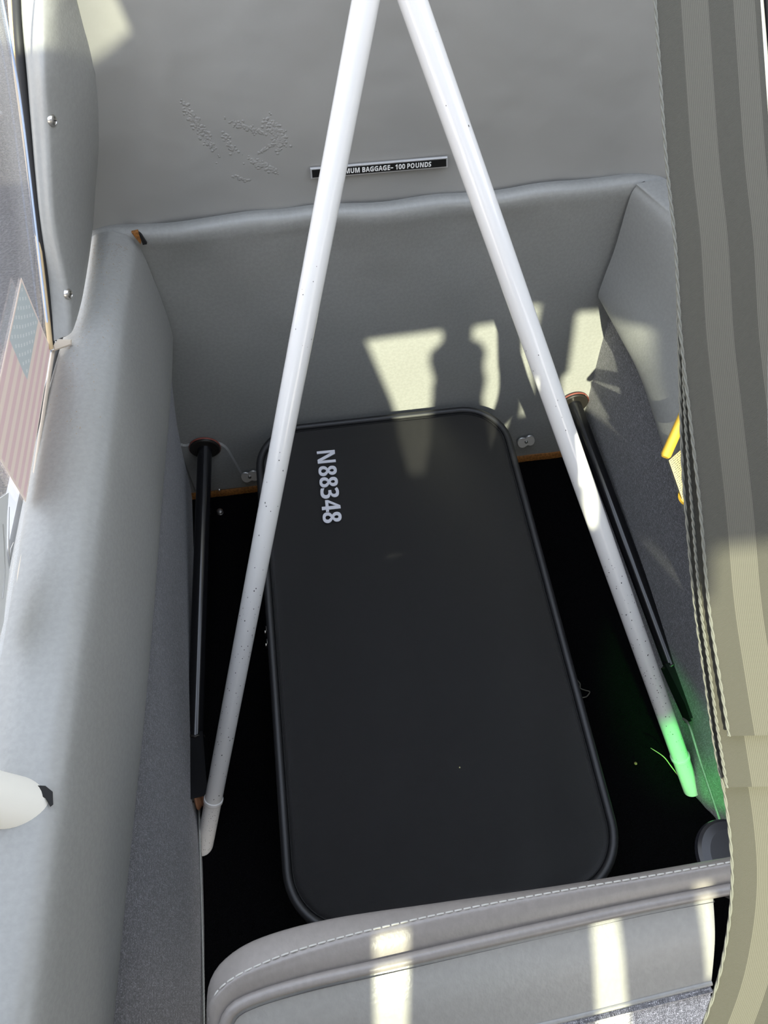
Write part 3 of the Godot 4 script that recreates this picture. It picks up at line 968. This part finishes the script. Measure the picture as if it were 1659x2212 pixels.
func side_tube(a: Vector3, b: Vector3, c: Vector3, label: String, which: String) -> void:
	var t := thing("side_tube", label, "tube", b)
	var pts := []
	for i in 13:
		pts.append(a.lerp(b, i / 12.0))
	part("tube", tube(pts, 0.0118, 32), M.black_enamel, t)
	var fn := V(0, 0, 1)
	part("flange", lathe([[0.0001, 0.004], [0.0225, 0.004], [0.024, 0.003], [0.0245, 0.001], [0.0243, 0.0]], along_y(fn, a + V(0, 0, -0.001)), 40), M.worn_enamel, t)
	part("gasket", lathe([[0.0255, 0.0], [0.0262, -0.001], [0.026, -0.003], [0.0245, -0.0035]], along_y(fn, a + V(0, 0, 0.0)), 40), M.red_gasket, t)
	# weld bead round the end of the tube
	var d := (b - a).normalized()
	var ring := []
	var at := along_y(d, b)
	for i in 24:
		ring.append(at * V(cos(TAU * i / 24.0) * 0.0122, 0.0008 * sin(i * 2.1), sin(TAU * i / 24.0) * 0.0122))
	part("weld_bead", tube(ring, 0.0019, 8, null, true), M.worn_enamel, t)
	# folded channel bracket: top plate and two cheeks
	var dir := (c - b).normalized()
	var len := (c - b).length()
	var br := axes(V(0, 1, 0), dir, b)               # x along, z up, y across
	var w := 0.0118
	var ch := MB.new()
	var top := br.translated_local(V(0, 0, 0.009))
	prism([Vector2(-0.003, -w), Vector2(len, -w), Vector2(len, w), Vector2(-0.003, w)], 0.0016, top, 0.0004, ch)
	for sgn in [-1.0, 1.0]:
		var cheek := axes(br.basis.y * sgn, br.basis.x, br * V(0, sgn * w, 0.0))
		var s2: float = -sgn
		var pl := [Vector2(-0.003, 0.010 * -s2), Vector2(len, 0.010 * -s2), Vector2(len + 0.004, -0.010 * -s2), Vector2(len * 0.75, -0.016 * -s2), Vector2(-0.003, -0.010 * -s2)]
		prism(pl, 0.0014, cheek, 0.0003, ch)
	part("bracket", ch, M.black_enamel, t)
	# pulley between the cheeks
	var pc := br * V(len - 0.004, 0, -0.006)
	var pt := along_y(br.basis.y, pc)
	if which == "left":
		part("pulley", lathe([[0.004, -0.0075], [0.0150, -0.0072], [0.0162, -0.0060], [0.0158, -0.0040], [0.0120, -0.0005], [0.0120, 0.0005], [0.0158, 0.0040], [0.0162, 0.0060], [0.0150, 0.0072], [0.004, 0.0075]], pt, 36), M.rusty_steel, t)
		part("bolt", lathe([[0.0001, 0.0045], [0.0022, 0.0042], [0.0026, 0.002], [0.0042, 0.0018], [0.0042, 0.0]], along_y(-br.basis.y if br.basis.y.x > 0 else br.basis.y, br * V(len - 0.012, (-1.0 if br.basis.y.x > 0 else 1.0) * (w + 0.0014), -0.002)), 6), M.rusty_steel, t)
	else:
		var fr := MB.new()
		for k in 3:
			var s0 := br * V(len - 0.002, -0.007 + 0.006 * k, 0.0085)
			tube([s0, s0 + dir * 0.010 + V(0.001 * k, -0.004, 0), s0 + dir * 0.019 + V(0.003 - 0.002 * k, -0.012, 0)], 0.0009, 6, fr)
		part("frayed_cord", fr, M.frayed_thread, t)

func cable_mesh(p: Array, called: String) -> MeshInstance3D:
	var mb := MB.new()
	for s in 4:
		var q := []
		for i in p.size():
			var d: Vector3 = (p[mini(i + 1, p.size() - 1)] - p[maxi(i - 1, 0)]).normalized()
			var u := d.cross(Vector3.UP).normalized()
			var w := d.cross(u)
			var th := TAU * s / 4.0 + i * 0.9
			q.append(p[i] + (u * cos(th) + w * sin(th)) * 0.0009)
		tube(q, 0.0010, 6, mb)
	return part(called, mb, M.cable_steel)

# =====================================================================  black cover bag
func ring(x0: float, x1: float, z0: float, z1: float, r: float, inset: float) -> Array:
	var out := []
	var rr := maxf(r - inset, 0.0001 if inset > 0.2 else 0.004)
	var cs := [[x1 - inset - rr, z1 - inset - rr, 0.0], [x0 + inset + rr, z1 - inset - rr, 0.5], [x0 + inset + rr, z0 + inset + rr, 1.0], [x1 - inset - rr, z0 + inset + rr, 1.5]]
	for c in cs:
		for k in 13:
			var th: float = PI * (c[2] + 0.5 * k / 12.0)
			out.append(Vector2(c[0] + cos(th) * rr, c[1] + sin(th) * rr))
		var nx: Array = cs[(cs.find(c) + 1) % 4]
		var a: Vector2 = out[-1]
		var th2: float = PI * nx[2]
		var b := Vector2(nx[0] + cos(th2) * rr, nx[1] + sin(th2) * rr)
		for k in range(1, 16):
			out.append(a.lerp(b, k / 16.0))
	return out

func bag_y(z: float) -> float:
	return lerpf(0.189, 0.136, (z + 0.775) / 0.72)

func baggage() -> void:
	var x0 := -0.101
	var x1 := 0.304
	var z0 := -0.771
	var z1 := -0.054
	var nz := FastNoiseLite.new()
	nz.frequency = 3.2
	nz.seed = 17
	var bag := thing("baggage_bag", "flat black nylon bag with rounded corners and a white registration embroidered on it", "bag", V(0.1, 0, -0.41))
	var P := []
	# sides: foot, bulge, shoulder; then the top, ring by ring towards the middle
	for s in [[0.016, 0.004], [0.004, 0.012], [-0.001, 0.04], [-0.0015, 0.09], [0.001, -1.0]]:
		var row := []
		for q in ring(x0, x1, z0, z1, 0.072, s[0]):
			row.append(V(q.x, (bag_y(q.y) - 0.008) if s[1] < 0 else minf(s[1], bag_y(q.y) - 0.02), q.y))
		P.append(row)
	for s in [0.004, 0.0075, 0.010, 0.014, 0.022, 0.034, 0.05, 0.07, 0.095, 0.125, 0.16, 0.195, 0.2024]:
		var row := []
		for q in ring(x0, x1, z0, z1, 0.072, s):
			var h := 0.0
			if s < 0.0076:
				h = -0.004 if s > 0.005 else -0.006
			elif s < 0.0101:
				h = -0.0025
			else:
				h = 0.004 * smoothstep(0.008, 0.06, s) + 0.003 * nz.get_noise_2d(q.x * 1.3, q.y) * smoothstep(0.01, 0.07, s)
				h -= 0.004 * exp(-pow((q.x - 0.245 + 0.12 * (q.y + 0.3)) / 0.03, 2)) * smoothstep(-0.6, -0.3, q.y)
			row.append(V(q.x, bag_y(q.y) + h, q.y))
		P.append(row)
	var N := normals(P, true)
	if N[8][0].y < 0:
		for r in N:
			for j in r.size():
				r[j] = -r[j]
	for k in 2:
		for j in N[-1].size():
			N[N.size() - 1 - k][j] = V(0, 1, 0.0734).normalized()
	var mb := MB.new()
	mb.grid(P, N, true)
	mb.flat(P[0], Vector3.DOWN)
	part("body", mb, M.black_nylon, bag)
	var pip := []
	var seam := []
	for q in ring(x0, x1, z0, z1, 0.072, 0.001):
		pip.append(V(q.x, bag_y(q.y) - 0.003, q.y))
	for q in ring(x0, x1, z0, z1, 0.072, 0.0078):
		seam.append(V(q.x, bag_y(q.y) - 0.0028, q.y))
	part("piping", tube(pip, 0.0056, 14, null, true), M.black_piping, bag)
	part("seam", tube(seam, 0.0009, 6, null, true), M.black_seam, bag)
	var pip2 := []
	for q in ring(x0, x1, z0, z1, 0.072, -0.002):
		pip2.append(V(q.x, 0.010, q.y))
	part("piping", tube(pip2, 0.005, 12, null, true), M.black_piping, bag)
	# zip along the left side, with its two sliders
	var zp := MB.new()
	for i in 150:
		var z := lerpf(-0.70, -0.12, i / 149.0)
		box(V(x0 - 0.0022, bag_y(z) - 0.030, z), V(0.0022, 0.004, 0.0022), 0.0, zp)
	part("zip", zp, M.black_enamel, bag)
	for z in [-0.437, -0.418]:
		var pu := part("zip_slider", box(V(x0 - 0.004, bag_y(z) - 0.012, z), V(0.005, 0.006, 0.008), 0.0012), M.steel, bag)
		part("pull_tab", box(V(x0 - 0.0075, bag_y(z) - 0.016, z + 0.004), V(0.002, 0.010, 0.004), 0.0006), M.steel, pu)
	# embroidered registration, reading from the tail towards the seat
	var t := TextMesh.new()
	var fo := SystemFont.new()
	fo.font_names = PackedStringArray(["Droid Sans"])
	fo.font_weight = 700
	t.font = fo
	t.text = "N88348"
	t.font_size = 48
	t.pixel_size = 0.001
	t.depth = 0.0016
	var tn := part("embroidery", t, M.grey_thread, bag, "raised pale grey lettering N88348")
	var w := t.get_aabb().size
	var slope := (0.136 - 0.189) / 0.72
	var rightv := V(-0.02, slope, 1).normalized()
	var upv := (V(1, 0, 0.02) - rightv * V(1, 0, 0.02).dot(rightv)).normalized()
	var outv := rightv.cross(upv)
	var cz := -0.648
	tn.transform = Transform3D(Basis(rightv * (0.130 / w.x), upv * (0.0285 / w.y), outv), V(0.0045, bag_y(cz) + 0.0068, cz) - bag.position)

# =====================================================================  seat back
func rowof(p: Array) -> Array:
	return resample(p, 90)

func seat() -> void:
	var c0 := rowof([V(-0.1347, 0.44, 0.0217), V(-0.1318, 0.455, 0.0047), V(-0.1266, 0.470, -0.0161), V(-0.1127, 0.475, -0.0300), V(-0.0847, 0.477, -0.0393), V(-0.0323, 0.477, -0.0441), V(0.049, 0.477, -0.0436), V(0.132, 0.477, -0.0424), V(0.2058, 0.477, -0.0424), V(0.33, 0.477, -0.0438)])
	var c1 := rowof([V(-0.1300, 0.457, 0.0200), V(-0.1278, 0.47, 0.0047), V(-0.1244, 0.480, -0.0047), V(-0.1068, 0.487, -0.0173), V(-0.0792, 0.489, -0.0238), V(-0.0375, 0.489, -0.0298), V(0.0191, 0.489, -0.034), V(0.0923, 0.489, -0.0371), V(0.1492, 0.489, -0.0378), V(0.2069, 0.489, -0.038), V(0.33, 0.489, -0.0395)])
	var c2 := rowof([V(-0.1215, 0.452, 0.034), V(-0.1188, 0.465, 0.0171), V(-0.112, 0.475, 0.0024), V(-0.0952, 0.478, -0.0041), V(-0.0539, 0.48, -0.0087), V(0.0018, 0.48, -0.0115), V(0.0962, 0.48, -0.0165), V(0.1313, 0.48, -0.0182), V(0.204, 0.48, -0.0215), V(0.33, 0.48, -0.0245)])
	var c4 := rowof([V(-0.150, 0.415, 0.085), V(-0.128, 0.42, 0.0624), V(-0.0515, 0.425, 0.0456), V(0.0184, 0.43, 0.0444), V(0.1179, 0.43, 0.0427), V(0.1839, 0.43, 0.0391), V(0.252, 0.43, 0.0354)])
	var c2p := rowof([V(-0.1215, 0.452, 0.034), V(-0.1188, 0.465, 0.0171), V(-0.112, 0.475, 0.0024), V(-0.0952, 0.478, -0.0041), V(-0.0539, 0.48, -0.0087), V(0.0018, 0.48, -0.0115), V(0.0962, 0.48, -0.0165), V(0.1313, 0.48, -0.0182), V(0.204, 0.48, -0.0215), V(0.2576, 0.48, -0.0225)])
	var low := []
	for q in c0:
		low.append(V(q.x * 0.98, 0.10, q.z + 0.03))
	var low1 := []
	for q in c0:
		low1.append(V(q.x, q.y - 0.014, q.z + 0.001))
	var s := thing("seat_back", "grey vinyl seat back with stitched roll and piping, seen from above", "seat", V(0.1, 0.1, 0.02))
	var mid := []
	var mid2 := []
	for i in 90:
		mid.append(c1[i].lerp(c2[i], 0.35) + V(0, 0.0025, 0))
		mid2.append(c1[i].lerp(c2[i], 0.75) + V(0, 0.0005, 0))
	var c2a := []
	for i in 90:
		c2a.append(c2[i] + V(0, -0.005, 0.001))
	var rows := [low]
	rows.append_array(refine([low1, c0, c1, mid, mid2, c2a], 8))
	part("roll", sheet(rows, 0.006, V(0.1, 1.1, -0.05)), M.seat_trim_vinyl, s)
	var pip := []
	for q in c2:
		pip.append(q + V(0, -0.001, 0.0015))
	part("piping", tube(pip, 0.0042, 14), M.seat_trim_vinyl, s)
	# stitches along the roll
	var st := MB.new()
	var line := resample([c1[2], c1[8], c1[15], c1[25], c1[40], c1[55], c1[70], c1[88]], 281)
	for i in range(0, 277, 4):
		tube([line[i] + V(0, 0.0000, 0), line[i + 1] + V(0, 0.0010, 0), line[i + 2] + V(0, 0.0010, 0), line[i + 3] + V(0, 0.0000, 0)], 0.0007, 6, st)
	var stn := part("stitching", st, M.seat_thread, s)
	stn.set_meta("kind", "stuff")
	# facing panel below the piping, its lower welt and the fabric insert
	var r0 := []
	var r1 := []
	var r2 := []
	var r3 := []
	for i in 90:
		var a: Vector3 = c2p[i]
		var b: Vector3 = c4[i]
		r0.append(a + V(0, -0.0052, 0.0016))
		r1.append(a.lerp(b, 0.09) + V(0, -0.0012, 0.0004))
		r2.append(a.lerp(b, 0.5) + V(0, 0.003, 0.002))
		r3.append(b + V(0, 0.001, 0.0))
	part("facing", sheet(refine([r0, r1, r2, r3], 8), 0.006, V(0.1, 1.1, 0.1)), M.seat_vinyl, s)
	var welt := []
	var f0 := []
	var f1 := []
	for i in 90:
		welt.append(c4[i] + V(0, -0.0006, 0.001))
		f0.append(c4[i] + V(0.0, -0.009, 0.008))
		f1.append(c4[i] + V(0, -0.06, 0.06))
	part("welt", tube(welt, 0.0022, 10), M.seat_vinyl, s)
	var g0 := []
	for i in 90:
		g0.append(c4[i] + V(0, -0.006, 0.003))
	part("fabric_insert", sheet(refine([g0, f0, f1], 6), 0.005, V(0.1, 1.1, 0.1)), M.seat_fabric, s)
	# dark side of the backrest by the belt
	part("side_face", prism([Vector2(-0.045, 0.476), Vector2(-0.02, 0.482), Vector2(0.0, 0.468), Vector2(0.05, 0.42), Vector2(0.12, 0.30), Vector2(0.12, 0.12), Vector2(-0.01, 0.12)], 0.02, axes(V(1, 0, 0), V(0, 0, 1), V(0.262, 0, 0)), 0.004), M.dark_plastic, s)
	# round recliner cover
	var dc := thing("hinge_cover", "dark round plastic hinge cover at the end of the seat back", "cover", V(0.316, 0.40, -0.046))
	part("disc", lathe([[0.0001, 0.006], [0.024, 0.0055], [0.031, 0.004], [0.0335, 0.0018], [0.0345, -0.002], [0.030, -0.004]], along_y(V(0.15, 1, -0.1), V(0.318, 0.40, -0.046)), 48), M.dark_plastic, dc)

# =====================================================================  shoulder belt
func strip(lp: Array, wid: Vector3, thick: float, low := 0.66) -> MB:
	var l := resample(lp, 70)
	var P := []
	for i in l.size():
		var r := []
		for k in 9:
			r.append(l[i] + wid * (k / 8.0) * lerpf(1.0 if low < 0.66 else 0.66, 0.66, smoothstep(0.20, 0.75, i / 69.0)))
		P.append(r)
	return sheet(P, thick, V(0, 1.1, 0))

func belts() -> void:
	var b := thing("shoulder_belt", "wide olive grey webbing shoulder belt hanging past the seat, sunlit lower half", "belt", V(0.2051, 0.7736, -0.0932))
	var wid := V(0.0511, -0.0013, 0.0057)
	var front := [V(0.1834, 0.9511, -0.3824), V(0.1829, 0.9439, -0.3712), V(0.1794, 0.9041, -0.3098), V(0.1789, 0.8813, -0.2743), V(0.1764, 0.8572, -0.2372), V(0.1761, 0.8355, -0.2035), V(0.1759, 0.8114, -0.1662), V(0.1746, 0.7873, -0.1289), V(0.1755, 0.7693, -0.1006), V(0.1769, 0.7524, -0.0742)]
	part("front_webbing", strip(front, wid, 0.0014, 0.5), M.belt_webbing, b)
	var fold := [V(0.1818, 0.8688, -0.2611), V(0.1784, 0.8496, -0.2323), V(0.1758, 0.8326, -0.2061), V(0.1739, 0.8082, -0.1685), V(0.1725, 0.7839, -0.1308), V(0.1731, 0.7681, -0.1061), V(0.1736, 0.7523, -0.0814), V(0.1748, 0.7352, -0.0547)]
	var f2 := []
	for q in fold:
		f2.append(q + V(0.0005, -0.001, 0))
	part("folded_webbing", strip(f2, wid * 0.98, 0.0014), M.belt_webbing, b)
	var back := [V(0.1874, 0.8883, -0.3030), V(0.1845, 0.8691, -0.2755), V(0.1795, 0.8393, -0.2298), V(0.1756, 0.8145, -0.1917), V(0.1745, 0.8008, -0.1706), V(0.1734, 0.7772, -0.1340), V(0.1740, 0.7585, -0.1049), V(0.1751, 0.7374, -0.0719), V(0.1772, 0.7249, -0.0523), V(0.1769, 0.7088, -0.0271), V(0.1740, 0.6964, -0.0082), V(0.1684, 0.6839, 0.0103), V(0.1612, 0.6727, 0.0267), V(0.1493, 0.6591, 0.0462), V(0.1352, 0.6431, 0.0699)]
	part("rear_webbing", strip(back, wid * 1.03, 0.0014), M.belt_webbing, b)
	# woven selvedges, where the twisted edge threads show
	for e in [back, f2, front]:
		var l := resample(e, 220)
		var mb := MB.new()
		for s in 2:
			var q := []
			for i in l.size():
				var d: Vector3 = (l[mini(i + 1, l.size() - 1)] - l[maxi(i - 1, 0)]).normalized()
				var u := d.cross(wid.normalized())
				var th := PI * s + i * 0.85
				q.append(l[i] + (u * cos(th) + wid.normalized() * sin(th)) * 0.0004)
			tube(q, 0.0005, 6, mb)
		part("selvedge", mb, M.belt_edge, b)
	var edge := [V(0.318, 1.205, -0.80), V(0.3025, 1.08, -0.65), V(0.2866, 0.95, -0.49), V(0.2826, 0.9099, -0.4436), V(0.2806, 0.8806, -0.3983), V(0.281, 0.84, -0.33), V(0.283, 0.74, -0.22), V(0.288, 0.60, -0.10), V(0.296, 0.478, -0.03)]
	var tr := thing("trim_3", "narrow edging, its sunlit look put into the cream colour, with a black cord beside the belt at the upper right corner", "trim")
	tr.set_meta("kind", "structure")
	part("edging", tube(edge, 0.0024, 12), M.sunlit_cream, tr)  # pale cream colour stands in for sun on this strip
	var cord := []
	for q in edge:
		cord.append(q + V(0.0078, 0.0, 0.0015))
	part("cord", tube(cord, 0.0050, 14), M.black_rubber, tr)

# =====================================================================  small things
func small_things() -> void:
	# clear bottle with a yellow rim, half hidden by the belt
	var f := thing("sampler_cup", "clear printed sampler cup with yellow rim, half behind the shoulder belt", "cup", V(0.4300, 0.3905, -0.4515))
	var a := V(0.4042, 0.4142, -0.4715)
	var b := V(0.4365, 0.4443, -0.5160)
	part("rim", tube([a, a.lerp(b, 0.04), a.lerp(b, 0.5), b], [0.0045, 0.0062, 0.0062, 0.0062], 16), M.yellow_plastic, f)
	var c := V(0.4198, 0.3851, -0.4273)
	var im := Image.create(256, 256, false, Image.FORMAT_RGB8)
	im.fill(Color(0.60, 0.54, 0.38))
	var rng := RandomNumberGenerator.new()
	rng.seed = 2
	for r in 18:
		var x := 6
		while x < 246:
			var w := rng.randi_range(3, 14)
			im.fill_rect(Rect2i(x, 8 + r * 14, mini(w, 250 - x), 5), Color(0.16, 0.15, 0.12))
			x += w + rng.randi_range(3, 6)
	var pm := mat("printed_label", Color.WHITE, 0.4)
	pm.albedo_color = Color.WHITE
	pm.albedo_texture = ImageTexture.create_from_image(im)
	var mb := MB.new()
	var P := []
	for i in 9:
		var t := i / 8.0
		var l := (a + V(0.004, -0.002, 0.004)).lerp(c, t)
		P.append([l, l.lerp(l + V(0.036, 0.014, -0.02), 0.5) + V(-0.001, 0.004, 0.002), l + V(0.036, 0.014, -0.02)])
	var n := normals(P)
	sheet(P, 0.002, V(0, 1.1, 0), mb)
	for i in mb.uv.size():
		mb.uv[i] = mb.uv[i] * 22.0
	part("cup", mb, pm, f)
	part("foot", lathe([[0.0001, 0.005], [0.010, 0.0045], [0.0125, 0.002], [0.0125, -0.003], [0.0001, -0.003]], along_y(V(-0.4, 0.7, 0.6), V(0.4311, 0.3830, -0.4332)), 28), M.yellow_plastic, f)
	# lint, straw and crumbs
	tag(part("lint_thread", tube(spline([V(0.353, 0.008, -0.352), V(0.357, 0.009, -0.343), V(0.356, 0.008, -0.336), V(0.362, 0.010, -0.331), V(0.368, 0.009, -0.328), V(0.362, 0.008, -0.322), V(0.354, 0.008, -0.321)], 6), 0.0009, 6), M.lint), "curled grey lint thread on the black carpet right of the bag", "lint")
	tag(part("straw_blade", tube(spline([V(0.4285, 0.020, -0.2300), V(0.441, 0.024, -0.2150), V(0.449, 0.020, -0.2010), V(0.460, 0.010, -0.1850)], 6), [0.0003, 0.0004, 0.0006, 0.0006, 0.0007, 0.0007, 0.0008, 0.0008, 0.0008, 0.0008, 0.0008, 0.0008, 0.0008, 0.0008, 0.0007, 0.0007, 0.0007, 0.0007, 0.0007], 6), M.straw), "dry blade of grass leaning at the foot of the right white brace", "straw")
	tag(part("crumb", lathe([[0.0001, 0.003], [0.0018, 0.002], [0.0024, 0.0008], [0.001, 0.0]], Transform3D(Basis.IDENTITY, V(0.4043, 0.006, -0.2145)), 7), M.crumb), "tiny brown crumb on the carpet left of the grass blade", "crumb")
	tag(part("crumb", lathe([[0.0001, 0.0016], [0.0009, 0.001], [0.0012, 0.0]], Transform3D(Basis.IDENTITY, V(0.1272, bag_y(-0.2124) + 0.0035, -0.2124)), 7), M.straw), "tiny pale speck on top of the black bag", "crumb")
	# unseen green plastic sheet, out of view; the green light comes from the spot
	var vis := thing("unseen_visor", "unseen translucent green plastic visor ahead of the seats, placed for the green light on the right brace foot", "visor", V(0.262, 0.80, 0.86))
	var gm := mat("green_acrylic", Color(0.03, 0.55, 0.12), 0.3)
	gm.backlight_enabled = true
	gm.backlight = Color(0.9, 0.9, 0.9)
	part("sheet", box(V(0.262, 0.80, 0.875), V(0.14, 0.24, 0.004), 0.001), gm, vis)
	part("rim", tube([V(0.19, 0.68, 0.875), V(0.334, 0.68, 0.875), V(0.334, 0.92, 0.875), V(0.19, 0.92, 0.875)], 0.004, 8, null, true), M.black_rubber, vis)
	var sp := SpotLight3D.new()  # unseen spot standing in for green-tinted sun on the right brace foot
	sp.name = "unseen_green_spot"
	sp.light_color = Color(0.30, 1.0, 0.40)
	sp.light_energy = 5.0
	sp.light_size = 0.03
	sp.spot_angle = 3.8
	sp.spot_angle_attenuation = 0.25
	sp.spot_range = 6.0
	sp.spot_attenuation = 2.0
	sp.shadow_enabled = true
	vis.add_child(sp)
	sp.look_at_from_position(V(0.262, 0.80, 0.868), V(0.466, 0.075, -0.185), Vector3.UP)
